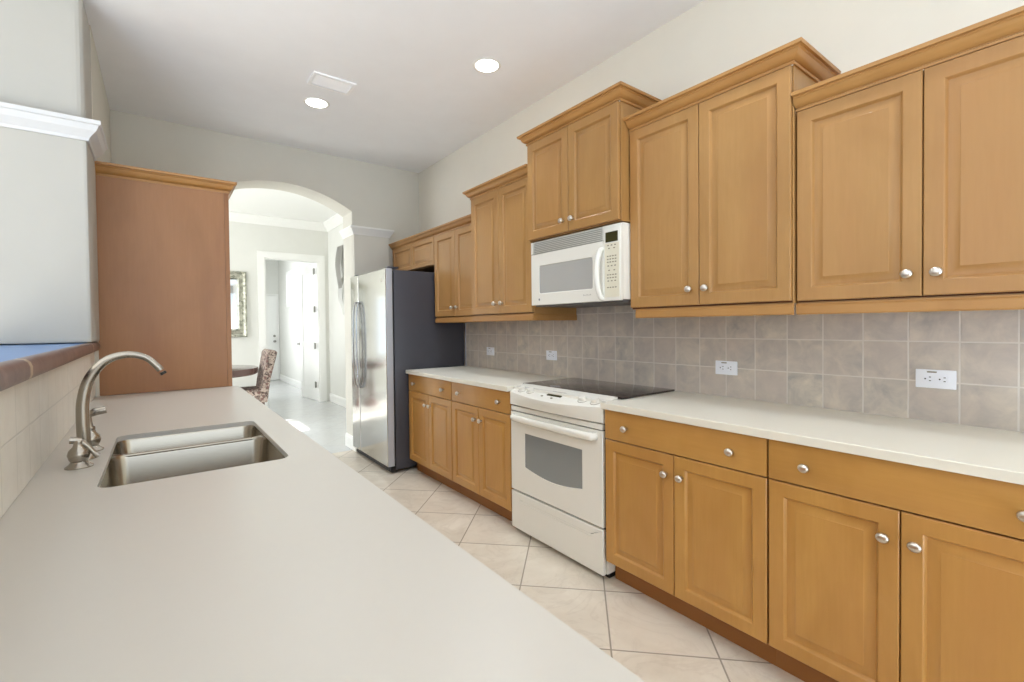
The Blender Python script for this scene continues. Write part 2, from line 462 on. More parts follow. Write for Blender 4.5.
def winframe(name, y0, y1, z0, z1, x, n, mm=M['white']):
    o = S(name, slab(B(), [rect(y0-0.07, y1+0.07, z0-0.07, z1+0.07), rect(y0, y1, z0, z1)], fx, x-0.02, x), mm)
    bm = B()
    for i in range(1, n): box(bm, x+0.03, x+0.06, y0+(y1-y0)*i/n-0.015, y0+(y1-y0)*i/n+0.015, z0, z1)
    box(bm, x+0.03, x+0.06, y0, y1, (z0+z1)/2-0.012, (z0+z1)/2+0.012)
    obj('window_frame', bm, mm, o)
    return o
winframe('window_1', 10.62, 11.8, 1.85, 2.53, XR, 2)
# shaded window in the dining back wall (seen mirrored in the fridge)
w2 = S('window_2', slab(B(), [rect(-1.37, -0.28, 0.73, 2.07), rect(-1.3, -0.35, 0.8, 2.0)], fy, YD-0.02, YD), M['white'])
bm = B()
for z in (1.2, 1.6): box(bm, -1.3, -0.35, YD+0.03, YD+0.06, z-0.012, z+0.012)
obj('window_frame', bm, M['white'], w2)

# ------------------------------------------------------------ doors
def panel_door(bm, ax, s, a0, a1, z0, z1, face, th, rows, stile=0.1, dep=0.008, rot=None):
    """flat slab with recessed panels. ax 'x': face normal along x with sign s"""
    def fn(u, v, d):
        return (face-s*d, u, v) if ax == 'x' else (u, face-s*d, v)
    loops = [rect(a0, a1, z0, z1)]
    for (p0, p1) in rows:
        loops.append(rect(a0+stile, a1-stile, p0, p1))
    slab(bm, loops, fn, 0, dep)
    slab(bm, [rect(a0, a1, z0, z1)], fn, dep, th)
    return bm

hinge_pt = Vector((DX1-0.022, YD+0.06, 0))
d1 = bpy.data.objects.new('door_1', None)
bm = panel_door(B(), 'x', -1, 0, 0.80, 0.01, 2.425, 0.0, 0.04, [(0.2, 0.95), (1.05, 2.28)], 0.13)
me = bpy.data.meshes.new('door_1'); bmesh.ops.recalc_face_normals(bm, faces=bm.faces); bm.to_mesh(me); bm.free(); me.materials.append(M['white'])
d1 = bpy.data.objects.new('door_1', me); C.objects.link(d1); d1['kind'] = 'structure'
d1.location = hinge_pt; d1.rotation_euler = (0, 0, math.radians(7.5))
hm = B(); box(hm, -0.004, 0.008, -0.03, 0.03, -0.05, 0.05, 0.003); lathe(hm, [(0.008, -0.055), (0.008, 0.055)], (-0.006, -0.005, 0), n=10)
me = bpy.data.meshes.new('hinge'); hm.to_mesh(me); hm.free(); me.materials.append(M['hinge'])
for z in (0.3, 0.98, 1.62, 2.28):
    h = bpy.data.objects.new('hinge', me); C.objects.link(h); h.parent = d1; h.location = (-0.045, 0.0, z)
bm = lathe(B(), [(0.028, 0), (0.028, 0.008), (0.012, 0.012), (0.012, 0.05)], (-0.0, 0.73, 1.0), (-1, 0, 0), 14)
tube(bm, [(-0.045, 0.735, 1.0), (-0.048, 0.62, 1.0)], 0.008, 10)
me = bpy.data.meshes.new('door_handle'); bm.to_mesh(me); bm.free(); me.materials.append(M['hinge'])
h = bpy.data.objects.new('door_handle', me); C.objects.link(h); h.parent = d1; h.location = (-0.04, 0, 0)

d2 = obj('door_2', panel_door(B(), 'y', -1, 1.52, 2.33, 0.01, 2.1, YH-0.045, 0.04, [(0.2, 0.85), (1.0, 1.95)], 0.12), M['white'], kind='structure', origin=(1.52, YH-0.045, 0))
casing('trim_9', 1.51, 2.335, 2.11, YH, 0.04, 0.02)
bm = lathe(B(), [(0.03, 0), (0.03, 0.01), (0.012, 0.014), (0.012, 0.04), (0.03, 0.05), (0.03, 0.07), (0, 0.078)], (2.26-0.0, YH-0.045, 0.97), (0, -1, 0), 16)
obj('door_knob', bm, M['hinge'], d2, True)
bm = lathe(B(), [(0.03, 0), (0.03, 0.014), (0, 0.018)], (2.26, YH-0.045, 1.1), (0, -1, 0), 16)
obj('deadbolt', bm, M['hinge'], d2, True)

# ------------------------------------------------------------ cabinets
def raised(bm, face, s, y0, y1, z0, z1, th=0.02, st=0.055):
    """raised panel door; face at x=face, outward direction s (-1 or +1)"""
    st = min(st, (y1-y0)*0.24)
    rings = [(0, th), (0, 0.003), (0.003, 0.0), (st-0.010, 0), (st-0.007, 0.002), (st-0.006, 0.004), (st-0.001, 0.011), (st+0.004, 0.012), (st+0.028, 0.004), (st+0.030, 0.0025)]
    R = []
    for ins, d in rings:
        R.append([bm.verts.new((face-s*d, y, z)) for y, z in rect(y0+ins, y1-ins, z0+ins, z1-ins)])
    for a, b in zip(R, R[1:]):
        for i in range(4): bm.faces.new((a[i], a[(i+1) % 4], b[(i+1) % 4], b[i]))
    bm.faces.new(R[0]); bm.faces.new(R[-1])
    return bm

kb = lathe(B(), [(0.0075, 0), (0.006, 0.006), (0.0055, 0.012), (0.009, 0.016), (0.0155, 0.019), (0.0165, 0.023), (0.014, 0.028), (0.007, 0.031), (0, 0.0315)], (0, 0, 0), (-1, 0, 0), 20)
bmesh.ops.scale(kb, verts=kb.verts, vec=(1, 1.06, 0.94))
bmesh.ops.recalc_face_normals(kb, faces=kb.faces)
for f in kb.faces: f.smooth = True
KNOB = bpy.data.meshes.new('knob'); kb.to_mesh(KNOB); kb.free(); KNOB.materials.append(M['knob'])
def knob(parent, x, y, z, flip=False):
    o = bpy.data.objects.new('knob', KNOB); C.objects.link(o); o.parent = parent
    o.location = Vector((x, y, z))-rootloc(parent)
    if flip: o.rotation_euler = (0, 0, PI)
    return o

CROWN = [(0, 0), (0.008, 0), (0.010, 0.007), (0.006, 0.010), (0.006, 0.014), (0.018, 0.018), (0.028, 0.028), (0.034, 0.042), (0.040, 0.046), (0.040, 0.050), (0.050, 0.051), (0.052, 0.064), (0, 0.064)]
def crown(z): return [(o, z+h) for o, h in CROWN]

def base_cabinet(y0, y1, label, end=False):
    t = thing('base_cabinet', label, 'cabinet', (2.07, (y0+y1)/2, 0), 'base cabinets along the right wall')
    bm = box(B(), 1.78, 2.36, y0, y1, 0.105, 0.880)
    obj('body', bm, M['base'], t)
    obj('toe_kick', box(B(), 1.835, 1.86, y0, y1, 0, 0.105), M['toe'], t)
    # thin dark sheet behind the fronts, paints shade into their gaps
    obj('gap_shade', box(B(), 1.7785, 1.7805, y0+0.001, y1-0.001, 0.11, 0.878), M['gap'], t)
    d = obj('drawer', box(B(), 1.76, 1.778, y0+0.003, y1-0.003, 0.7345, 0.877, 0.003), M['base_h'], t, 30)
    ym = (y0+y1)/2
    for s in (-1, 1): knob(d, 1.76, ym+s*0.256, 0.802)
    g = 0.0017
    for a, b, ky in ((y0+0.003, ym-g, ym-0.038), (ym+g, y1-0.003, ym+0.038)):
        dd = obj('door', raised(B(), 1.76, -1, a, b, 0.114, 0.729, st=0.06), M['base'], t, 30)
        knob(dd, 1.76, ky, 0.642)
    return t
base_cabinet(0.022, 0.785, 'maple base cabinet nearest the camera, at the right edge of the picture')
base_cabinet(0.786, 1.567, 'maple base cabinet directly to the right of the white range')
base_cabinet(2.352, 3.100, 'maple base cabinet directly to the left of the white range')
base_cabinet(3.104, 3.868, 'maple base cabinet beside the dark side of the refrigerator')

def upper_cabinet(xf, y0, y1, z0, z1, crown_path, label, rail=True, raily=None, knobs=True, ret=None, st=0.06, ko=0.044, knobz=0.075, doorz0=None, name='wall_cabinet'):
    t = thing(name, label, 'cabinet', (2.2, (y0+y1)/2, z0), 'wall cabinets along the right wall')
    obj('body', box(B(), xf+0.021, 2.366, y0, y1, z0, z1, 0.0015, 1), M['upper'], t)
    obj('gap_shade', box(B(), xf+0.0185, xf+0.021, y0+0.004, y1-0.004, z0+0.004, z1-0.002), M['gap'], t)  # dark sheet that paints the shade between the doors
    ym = (y0+y1)/2; g = 0.0017
    dz0 = z0+0.006 if doorz0 is None else doorz0
    for a, b, ky in ((y0+0.004, ym-g, ym-0.038), (ym+g, y1-0.004, ym+ko)):
        dd = obj('door', raised(B(), xf, -1, a, b, dz0, z1-0.004, st=st), M['upper'], t, 30)
        if knobs: knob(dd, xf, ky, dz0+knobz)
    obj('crown_moulding', sweep(B(), crown_path, crown(z1-0.002)), M['trimw'], t, 30)
    if rail:
        bm = B(); ra, rb = raily or (y0, y1)
        prof = [(0, z0-0.046), (0.012, z0-0.046), (0.016, z0-0.040), (0.016, z0-0.012), (0.012, z0-0.006), (0.012, z0), (0, z0)]
        path = [(xf+0.022, ra), (xf+0.022, rb)]
        if ret in ('near', 'both'): path = [(2.366, ra+0.012), (xf+0.022, ra+0.012)] + path[1:]
        if ret == 'far': path = path[:1] + [(xf+0.022, rb-0.012), (2.366, rb-0.012)]
        sweep(bm, path, prof)
        obj('light_rail', bm, M['trimw'], t, 30)
    return t
X1, X2, X3, X4 = 2.03, 2.0, 1.92, 1.955
ZR = 1.378
upper_cabinet(X1, 0.022, 0.797, ZR, 2.14, [(X1+0.01, 0.022), (X1+0.01, 0.797)], 'low maple wall cabinet nearest the camera, at the right edge of the picture', doorz0=1.386, ko=0.037)
upper_cabinet(X2, 0.80, 1.597, ZR, 2.322, [(2.366, 0.80), (X2+0.01, 0.80), (X2+0.01, 1.597)], 'tall maple wall cabinet immediately to the right of the microwave', doorz0=1.388, raily=(0.80, 1.565))
upper_cabinet(X3, 1.60, 2.358, 1.847, 2.470, [(2.366, 1.60), (X3+0.01, 1.60), (X3+0.01, 2.358), (2.366, 2.358)], 'short maple wall cabinet mounted above the white microwave', rail=False, knobz=0.065)
upper_cabinet(X4, 2.361, 3.105, ZR, 2.290, [(X4+0.01, 2.361), (X4+0.01, 3.105), (2.366, 3.105)], 'tall maple wall cabinet immediately to the left of the microwave', doorz0=1.387, ret='near')
upper_cabinet(X1, 3.108, 3.865, ZR, 2.132, [(X1+0.01, 3.108), (X1+0.01, 3.865)], 'low maple wall cabinet between the refrigerator and the tall wall cabinet', doorz0=1.387, ret='far')
upper_cabinet(X1, 3.868, 4.83, 1.868, 2.132, [(X1+0.01, 3.868), (X1+0.01, 4.83)], 'shallow maple cabinet fixed above the refrigerator', rail=False, knobs=False, st=0.045)

# tall pantry at the end of the island
t = thing('pantry_cabinet', 'tall maple pantry cabinet with a plain side panel at the far end of the island', 'cabinet', (0.04, 3.95, 0))
obj('body', box(B(), -0.289, 0.350, 3.62, 4.3, 0.0, 2.205), M['panel'], t)
obj('side_panel', box(B(), -0.2895, 0.349, 3.602, 3.62, 0.916, 2.205), M['panel'], t)
obj('corner_stile', box(B(), 0.350, 0.376, 3.602, 3.64, 0.0, 2.205, 0.002), M['panel'], t, 30)
for a, b, z0, z1 in ((3.645, 3.97, 0.1, 1.2), (3.973, 4.298, 0.1, 1.2), (3.645, 3.97, 1.204, 2.19), (3.973, 4.298, 1.204, 2.19)):
    dd = obj('door', raised(B(), 0.372, 1, a, b, z0, z1), M['upper'], t, 30)
    knob(dd, 0.372, 3.93 if a < 3.8 else 4.01, 1.1 if z0 < 1 else 1.3, True)
obj('crown_moulding', sweep(B(), [(0.37, 4.3), (0.37, 3.606), (-0.2895, 3.606)], [(o, 2.195+h*1.12) for o, h in CROWN]), M['trimw'], t, 30)

# ------------------------------------------------------------ countertops
def counter(name, loops, label, z0=0.882, z1=0.914, bev=0.004, m='counter_r'):
    bm = slab(B(), loops, fz, z0, z1)
    o = obj(name, bm, M[m], None, 30, origin=(loops[0][0][0], loops[0][0][1], z0))
    if len(loops) == 1:
        md = o.modifiers.new('bev', 'BEVEL'); md.width = bev; md.segments = 3; md.limit_method = 'ANGLE'; md.angle_limit = 1.0
    return tag(o, label, 'countertop')
counter('countertop', [[(1.735, 0.0), (2.368, 0.0), (2.368, 2.349), (2.336, 2.349), (2.336, 1.572), (1.735, 1.572)]],
        'cream countertop running right of the range to the picture edge')
counter('countertop', [rect(1.735, 2.368, 2.351, 3.872)], 'short cream countertop between the range and the refrigerator')
SX0, SX1, SY0, SY1 = -0.132, 0.302, 1.497, 2.200
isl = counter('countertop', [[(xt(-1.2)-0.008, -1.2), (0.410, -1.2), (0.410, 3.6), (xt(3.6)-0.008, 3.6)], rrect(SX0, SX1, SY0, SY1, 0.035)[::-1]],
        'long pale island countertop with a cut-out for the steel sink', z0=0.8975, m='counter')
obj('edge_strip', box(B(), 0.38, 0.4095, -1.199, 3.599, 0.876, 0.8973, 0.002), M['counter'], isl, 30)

# island base (hollow under the sink)
t = thing('island_cabinet', 'long cabinet base under the pale island countertop', 'cabinet', (0.05, 1.2, 0))
bm = B(); box(bm, 0.31, 0.33, -1.19, 3.598, 0.1, 0.875); box(bm, -0.215, 0.31, -1.19, -1.17, 0.1, 0.895); box(bm, -0.278, 0.31, 3.57, 3.598, 0.1, 0.895)
box(bm, -0.22, 0.31, -1.17, 3.57, 0.1, 0.12)
obj('body', bm, M['base'], t)
obj('toe_kick', box(B(), 0.26, 0.28, -1.19, 3.598, 0, 0.1), M['toe'], t)
n = 10
for i in range(n):
    a = -1.185+i*4.78/n; b = a+4.78/n-0.004
    dd = obj('door', raised(B(), 0.35, 1, a, b, 0.11, 0.87), M['base'], t, 30)
    knob(dd, 0.35, b-0.04 if i % 2 == 0 else a+0.04, 0.76, True)

# bar ledge on the half wall
t = thing('bar_ledge', 'raised bar ledge with blue top and brown granite edge above the left tiles', 'ledge', (-0.42, 1.0, 1.17))
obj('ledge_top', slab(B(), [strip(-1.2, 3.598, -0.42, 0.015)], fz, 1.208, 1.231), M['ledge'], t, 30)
obj('ledge_core', slab(B(), [strip(-1.2, 3.598, -0.39, -0.002)], fz, 1.181, 1.2075), M['lwall'], t)
ep = [(0, 1.182), (0.018, 1.182), (0.024, 1.186), (0.027, 1.195), (0.027, 1.214), (0.023, 1.225), (0.015, 1.232), (0.0, 1.234)]
obj('granite_edge', sweep(B(), [(xt(3.598)-0.001, 3.598), (xt(-1.2)-0.001, -1.2)], ep), M['granite'], t, 40)

# ------------------------------------------------------------ tile backsplash and outlets
S('wall_tile_right', box(B(), 2.369, XR+0.001, 0.0, 3.872, 0.90, 1.44), M['btile'])
S('trim_10', box(B(), 2.366, XR, 3.873, 3.884, 0.90, 1.36, 0.002), plain('tile_edge_strip', (196, 200, 210), 0.3))

M['outlet'] = plain('outlet_white', (240, 244, 252), 0.3, var=0.01)
def outlet(y, z, label, sockets=2):
    t = thing('wall_outlet', label, 'outlet', (2.368, y, z), 'white outlets on the taupe tile')
    obj('cover_plate', box(B(), 2.363, 2.369, y-0.059, y+0.059, z-0.036, z+0.036, 0.003), M['outlet'], t, 30)
    for s in (-1, 1):
        k = obj('socket', slab(B(), [rrect(y+s*0.021-0.016, y+s*0.021+0.016, z-0.015, z+0.015, 0.008, 4)], fx, 2.3605, 2.3635), M['outlet'], t, 30)
        b2 = B()
        for q in (-1, 1): box(b2, 2.3598, 2.3606, y+s*0.021-0.009, y+s*0.021-0.003, z+q*0.007-0.0015, z+q*0.007+0.0015)
        lathe(b2, [(0.0028, 0), (0.0028, 0.0008)], (2.3606, y+s*0.021+0.008, z), (-1, 0, 0), 10)
        obj('slots', b2, M['black'], k)
    obj('test_button', box(B(), 2.3605, 2.3635, y-0.004, y+0.024, z+0.024, z+0.029, 0.0006), M['keys'], t)
    return t
outlet(0.437, 1.078, 'white outlet on the tile at far right, nearest the camera')
outlet(1.263, 1.066, 'white outlet on the tile just right of the cooktop')
outlet(2.630, 1.070, 'white outlet on the tile just left of the cooktop')
outlet(3.450, 1.070, 'small white outlet on the tile nearest the refrigerator')

# ------------------------------------------------------------ range
RY0, RY1 = 1.575, 2.346
t = thing('electric_range', 'white slide-in electric range with black glass cooktop', 'range', (2.0, (RY0+RY1)/2, 0))
obj('body', box(B(), 1.785, 2.33, RY0, RY1, 0.03, 0.914, 0.003), M['appl'], t, 30)
obj('base', box(B(), 1.81, 2.30, RY0+0.01, RY1-0.01, 0, 0.03), M['black'], t)
ct = obj('cooktop', box(B(), 1.872, 2.335, 1.550, 2.362, 0.9155, 0.926, 0.002), M['cook'], t, 30)
# control panel with a bowed front
bm = B(); rings = []
N = 24
for i in range(N+1):
    u = i/N; y = RY0+(RY1-RY0)*u; b = 0.046*(1-(2*u-1)**2)
    xf_ = 1.757-b; zf = 0.925-0.32*(1.872-xf_); prof = [(1.871, 0.9262), (1.866, 0.9262), (xf_+0.008, zf+0.003), (xf_+0.001, zf-0.002), (xf_, zf-0.008), (1.757-b*0.85, 0.845), (1.757-b*0.5, 0.808), (1.762-b*0.4, 0.803), (1.871, 0.803)]
    rings.append([bm.verts.new((x, y, z)) for x, z in prof])
for a, b in zip(rings, rings[1:]):
    for i in range(len(a)): bm.faces.new((a[i], a[(i+1) % len(a)], b[(i+1) % len(a)], b[i]))
bm.faces.new(rings[0]); bm.faces.new(rings[-1])
cp = obj('control_panel', bm, M['appl'], t, 35)
slope = Vector((-0.016, 0, 0.052)).normalized()   # normal of the sloped face, leaning to the room
slope = Vector((-0.305, 0, 0.952)).normalized()
def onpanel(y, x):
    return 0.925-0.32*(1.872-x)+0.0015
for y in (2.255, 2.172, 1.738, 1.648):
    z = onpanel(y, 1.785)
    k = lathe(B(), [(0.027, 0), (0.027, 0.003), (0.0215, 0.005), (0.0205, 0.018), (0.0185, 0.022), (0, 0.023)], (1.785, y, z-0.001), slope, 24)
    kk = obj('control_knob', k, M['appl'], cp, 40)
    obj('knob_shade_ring', lathe(B(), [(0.0262, 0.0), (0.0295, 0.0), (0.0295, 0.0022), (0.0262, 0.0022), (0.0262, 0.0)], (1.785, y, z-0.001), slope, 24), M['keys'], kk)  # grey ring paints the shading around the knob
def panelquad(bm, y0, y1, x0, x1, h=0.0012):
    vs = [bm.verts.new((x, y, onpanel(y, x)+h)) for x, y in ((x0, y0), (x1, y0), (x1, y1), (x0, y1))]
    vb = [bm.verts.new((v.co.x, v.co.y, v.co.z-h-0.0008)) for v in vs]
    bm.faces.new(vs); bm.faces.new(vb[::-1])
    for i in range(4): bm.faces.new((vs[i], vs[(i+1) % 4], vb[(i+1) % 4], vb[i]))
dp = B(); panelquad(dp, 1.90, 2.015, 1.772, 1.820, 0.005)
obj('display', dp, M['disp'], cp)
for y, x in ((2.04, 1.757), (1.95, 1.750), (1.89, 1.80), (1.87, 1.80), (1.85, 1.80), (1.83, 1.80)):
    bp = B(); panelquad(bp, y-0.007, y+0.007, x-0.004, x+0.004, 0.003)
    obj('button', bp, M['keys'], cp)
# vent strip, door, drawer
obj('vent_gap', box(B(), 1.777, 1.787, RY0+0.004, RY1-0.004, 0.25, 0.806), M['black'], t)
obj('vent_strip', box(B(), 1.759, 1.779, RY0+0.006, RY1-0.006, 0.768, 0.796, 0.003), M['appl'], t, 30)
dy0, dy1 = RY0+0.004, RY1-0.004
wz = [(1.722, 0.641), (2.205, 0.641), (2.205, 0.434)]
for i in range(1, 16):
    u = i/16; wz.append((2.205-0.483*u, 0.434-0.030*math.sin(PI*u)))
wz.append((1.722, 0.434))
bm = slab(B(), [rect(dy0, dy1, 0.272, 0.762), wz[::-1]], fx, 1.757, 1.779)
dr = obj('oven_door', bm, M['appl'], t, 30, origin=None)
md = dr.modifiers.new('bev', 'BEVEL'); md.width = 0.003; md.segments = 2; md.limit_method = 'ANGLE'; md.angle_limit = 1.2
obj('oven_window', slab(B(), [wz], fx, 1.761, 1.770), M['oglass'], dr)
bm = B()
pp, rd = smoothpath([(1.760, 1.625, 0.731), (1.742, 1.630, 0.731), (1.728, 1.67, 0.731), (1.722, 1.967, 0.731), (1.728, 2.25, 0.731), (1.742, 2.298, 0.731), (1.760, 2.303, 0.731)], [0.016, 0.017, 0.0175, 0.0175, 0.0175, 0.017, 0.016], 6)
tube(bm, pp, rd, 14, 1.25)
obj('door_handle', bm, M['appl'], dr, 50)
dw = obj('storage_drawer', slab(B(), [rect(dy0, dy1, 0.030, 0.261), rrect(1.66, 2.25, 0.205, 0.217, 0.005, 3)[::-1]], fx, 1.757, 1.779), M['appl'], t, 30)
md = dw.modifiers.new('bev', 'BEVEL'); md.width = 0.003; md.segments = 2; md.limit_method = 'ANGLE'; md.angle_limit = 1.2
obj('pull_groove', box(B(), 1.7605, 1.7615, 1.656, 2.254, 0.202, 0.220), M['appl'], dw)

# ------------------------------------------------------------ microwave
MY0, MY1, MZ0, MZ1, MX = 1.601, 2.342, 1.428, 1.840, 1.935
t = thing('microwave', 'white over-the-range microwave with curved handle mounted above the cooktop', 'microwave', (2.15, 1.98, MZ0))
obj('body', box(B(), MX+0.018, 2.365, MY0, MY1, MZ0+0.006, MZ1, 0.002), M['appl'], t, 30)
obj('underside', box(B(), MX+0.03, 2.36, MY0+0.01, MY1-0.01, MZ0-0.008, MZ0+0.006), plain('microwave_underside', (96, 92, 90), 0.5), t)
mwin = rrect(1.805, 2.262, 1.503, 1.678, 0.012, 4)
md_ = obj('oven_door', slab(B(), [rect(1.722, MY1, MZ0, 1.757), mwin[::-1]], fx, MX, MX+0.017), M['appl'], t, 30)
bv = md_.modifiers.new('bev', 'BEVEL'); bv.width = 0.004; bv.segments = 2; bv.limit_method = 'ANGLE'; bv.angle_limit = 1.2
obj('door_window', slab(B(), [mwin], fx, MX+0.003, MX+0.009), M['mglass'], md_)
pp, rd = smoothpath([(MX+0.004, 1.728, 1.712), (MX-0.016, 1.730, 1.704), (MX-0.030, 1.738, 1.65), (MX-0.033, 1.742, 1.58), (MX-0.030, 1.738, 1.51), (MX-0.016, 1.730, 1.452), (MX+0.004, 1.728, 1.444)], [0.012, 0.014, 0.0145, 0.0145, 0.0145, 0.014, 0.012], 6)
obj('door_handle', tube(B(), pp, rd, 14, 1.1), M['appl'], md_, 50)
lg = lathe(B(), [(0.007, 0), (0.007, 0.0012), (0, 0.0014)], (MX, 2.262, 1.464), (-1, 0, 0), 20)
obj('round_emblem', lg, plain('emblem_grey', (120, 124, 130), 0.4), md_)
nm = B()
for i in range(7): box(nm, MX-0.0008, MX+0.0008, 1.815+i*0.009, 1.821+i*0.009, 1.4665, 1.4705 if i % 3 else 1.4735)
obj('nameplate_print', nm, plain('print_grey', (176, 174, 166), 0.5), md_)
cp = obj('control_panel', box(B(), MX, MX+0.017, MY0, 1.7195, MZ0, MZ1-0.004, 0.004), M['appl'], t, 30)
obj('keypad', box(B(), MX-0.0012, MX+0.002, 1.612, 1.712, 1.448, 1.738, 0.001, 1), M['applp'], cp)
obj('display', box(B(), MX-0.003, MX+0.002, 1.621, 1.705, 1.744, 1.798, 0.001, 1), M['disp'], cp)
kb3 = B()
rows = [(1.726, 3), (1.710, 2), (1.668, 4), (1.652, 4), (1.636, 4), (1.616, 3), (1.592, 2), (1.568, 4), (1.552, 4), (1.500, 4), (1.535, 3)]
for z, n_ in rows:
    for i in range(n_):
        y = 1.627+(i+0.5)*0.072/n_
        obj('key', box(B(), MX-0.002, MX, y-0.0055, y+0.0055, z-0.0028, z+0.0028), M['keys'], cp)
vg = B()
for i in range(7):
    z = 1.765+i*0.0105
    v = [(MX+0.001, z-0.0018), (MX+0.001, z+0.002), (MX+0.014, z+0.0055), (MX+0.014, z+0.0015)]
    slab(vg, [[(p[0], p[1]) for p in v]], lambda u, w_, d: (u, d, w_), 1.726, 2.326)
box(vg, MX+0.001, MX+0.017, 2.324, MY1, 1.759, MZ1-0.004); box(vg, MX+0.001, MX+0.017, 1.721, 1.729, 1.759, MZ1-0.004)
obj('vent_grille', vg, M['appl'], t)
obj('vent_recess', box(B(), MX+0.0145, MX+0.018, 1.725, 2.330, 1.759, 1.836), plain('vent_shadow', (168, 166, 156), 0.6), t)

# ------------------------------------------------------------ refrigerator
FY0, FY1, FX, FZ = 3.888, 4.826, 1.568, 1.815
t = thing('refrigerator', 'stainless side-by-side refrigerator with charcoal sides beside the left base cabinets', 'refrigerator', (1.98, 4.36, 0))
obj('body', box(B(), 1.645, 2.36, FY0+0.004, FY1-0.004, 0.03, FZ-0.012, 0.004), M['frside'], t, 30)
obj('gasket', box(B(), 1.633, 1.645, FY0+0.012, FY1-0.012, 0.07, FZ-0.02), M['black'], t)
SPL = 4.590
for nm_, a, b, hy, s in (('refrigerator_door', FY0, SPL-0.003, SPL-0.045, -1), ('freezer_door', SPL+0.003, FY1, SPL+0.045, 1)):
    d = obj(nm_, box(B(), FX, 1.633, a, b, 0.065, FZ, 0.013, 4), [M['steel'], M['frtrim']], t, 50)
    for f in d.data.polygons:
        if abs(f.normal.y) > 0.8: f.material_index = 1
    pp, rd = smoothpath([(FX+0.005, hy, 1.54), (FX-0.02, hy, 1.53), (FX-0.036, hy, 1.42), (FX-0.042, hy, 1.12), (FX-0.036, hy, 0.82), (FX-0.02, hy, 0.72), (FX+0.005, hy, 0.71)], [0.010]*7, 6)
    obj('door_handle', tube(B(), pp, rd, 12, 1.1), M['steelh'], d, 50)
    if s < 0: obj('badge', box(B(), FX-0.002, FX+0.001, 3.96, 4.0, 1.70, 1.73, 0.0008), M['knob'], d)
g = B(); box(g, 1.60, 1.66, FY0+0.02, FY1-0.02, 0.012, 0.058)
for i in range(14): box(g, 1.596, 1.60, FY0+0.04+i*0.062, FY0+0.08+i*0.062, 0.022, 0.048)
obj('base_grille', g, M['black'], t)
for y in (FY0+0.05, FY1-0.05): obj('roller', lathe(B(), [(0.022, -0.012), (0.022, 0.012)], (1.625, y, 0.022), (0, 1, 0), 18), M['frside'], t, 40)
for y in (FY0+0.06, FY1-0.06): obj('hinge_cover', box(B(), 1.60, 1.70, y-0.035, y+0.035, FZ+0.0005, FZ+0.018, 0.006), M['frside'], t, 40)

# ------------------------------------------------------------ sink and faucet
t = thing('kitchen_sink', 'stainless undermount double-bowl sink set in the island countertop', 'sink', (0.08, 1.85, 0.70))
SD = 1.946
def bowl(y0, y1, dep, x0=SX0-0.004, x1=SX1+0.004):
    bm = B(); rings = []
    zt = 0.8965
    spec = [(0.012, zt, 0), (-0.0, zt, 0), (-0.003, zt-0.012, 0), (-0.012, zt-dep+0.03, 0), (-0.022, zt-dep+0.008, 0), (-0.045, zt-dep, 0)]
    for off, z, _ in spec:
        a0, a1, b0, b1 = x0-off, x1+off, y0-(off if off < 0 else 0.0), y1+(off if off < 0 else 0.0)
        rings.append([bm.verts.new((p[0], p[1], z)) for p in rrect(a0, a1, b0, b1, max(0.03, 0.045+off*0.3), 8)])
    for a, b in zip(rings, rings[1:]):
        m = len(a)
        for i in range(m): bm.faces.new((a[i], a[(i+1) % m], b[(i+1) % m], b[i]))
    bm.faces.new(rings[-1])
    return bm
for a, b, dp_, dy in ((SY0-0.004, SD-0.007, 0.20, 1.72), (SD+0.007, SY1+0.004, 0.16, 2.08)):
    o = obj('bowl', bowl(a, b, dp_), M['sink'], t, 60)
    md = o.modifiers.new('thick', 'SOLIDIFY'); md.thickness = 0.0015
    zz = 0.8965-dp_
    dn = lathe(B(), [(0.0, 0.001), (0.02, 0.001), (0.03, 0.003), (0.043, 0.004), (0.045, 0.0015)], (0.08, dy, zz), n=28)
    obj('drain', dn, M['knob'], o, 50)
dv = B()
pts = [(SX0+0.002, 0.868), (SX1-0.002, 0.868), (SX1-0.002, 0.8745), (SX0+0.002, 0.8745)]
slab(dv, [[(SX0+0.0, 0.872), (SX1, 0.872), (SX1, 0.8975), (SX1-0.012, 0.8955), (SX0+0.012, 0.8955), (SX0, 0.8975)]], fy, SD-0.009, SD+0.009)
o = obj('divider', dv, M['sink'], t, 40)
md = o.modifiers.new('bev', 'BEVEL'); md.width = 0.003; md.segments = 3

t = thing('kitchen_faucet', 'brushed nickel gooseneck faucet with two lever handles behind the sink', 'faucet', (-0.195, 1.88, 0.914))
zb = 0.9142
sp = lathe(B(), [(0.032, 0), (0.032, 0.004), (0.026, 0.012), (0.020, 0.02), (0.018, 0.035), (0.0175, 0.05)], (-0.189, 1.885, zb), n=28)
pp, rd = smoothpath([(-0.189, 1.885, 0.955), (-0.191, 1.885, 1.03), (-0.189, 1.884, 1.09), (-0.175, 1.883, 1.15), (-0.140, 1.881, 1.202), (-0.09, 1.879, 1.222), (-0.042, 1.877, 1.212), (-0.012, 1.875, 1.182), (-0.002, 1.874, 1.168)],
                   [0.0165, 0.0160, 0.0152, 0.0140, 0.0125, 0.0110, 0.0100, 0.0098, 0.0098], 8)
tube(sp, pp, rd, 20)
spo = obj('spout', sp, M['nickel'], t, 50)
obj('aerator', lathe(B(), [(0.0, 0.0), (0.0085, 0.0), (0.009, -0.006), (0.009, -0.008), (0.0085, -0.0085), (0.0, -0.0085)], (0.002, 1.874, 1.1625), (-0.5, 0, 0.86), 18), M['black'], spo)
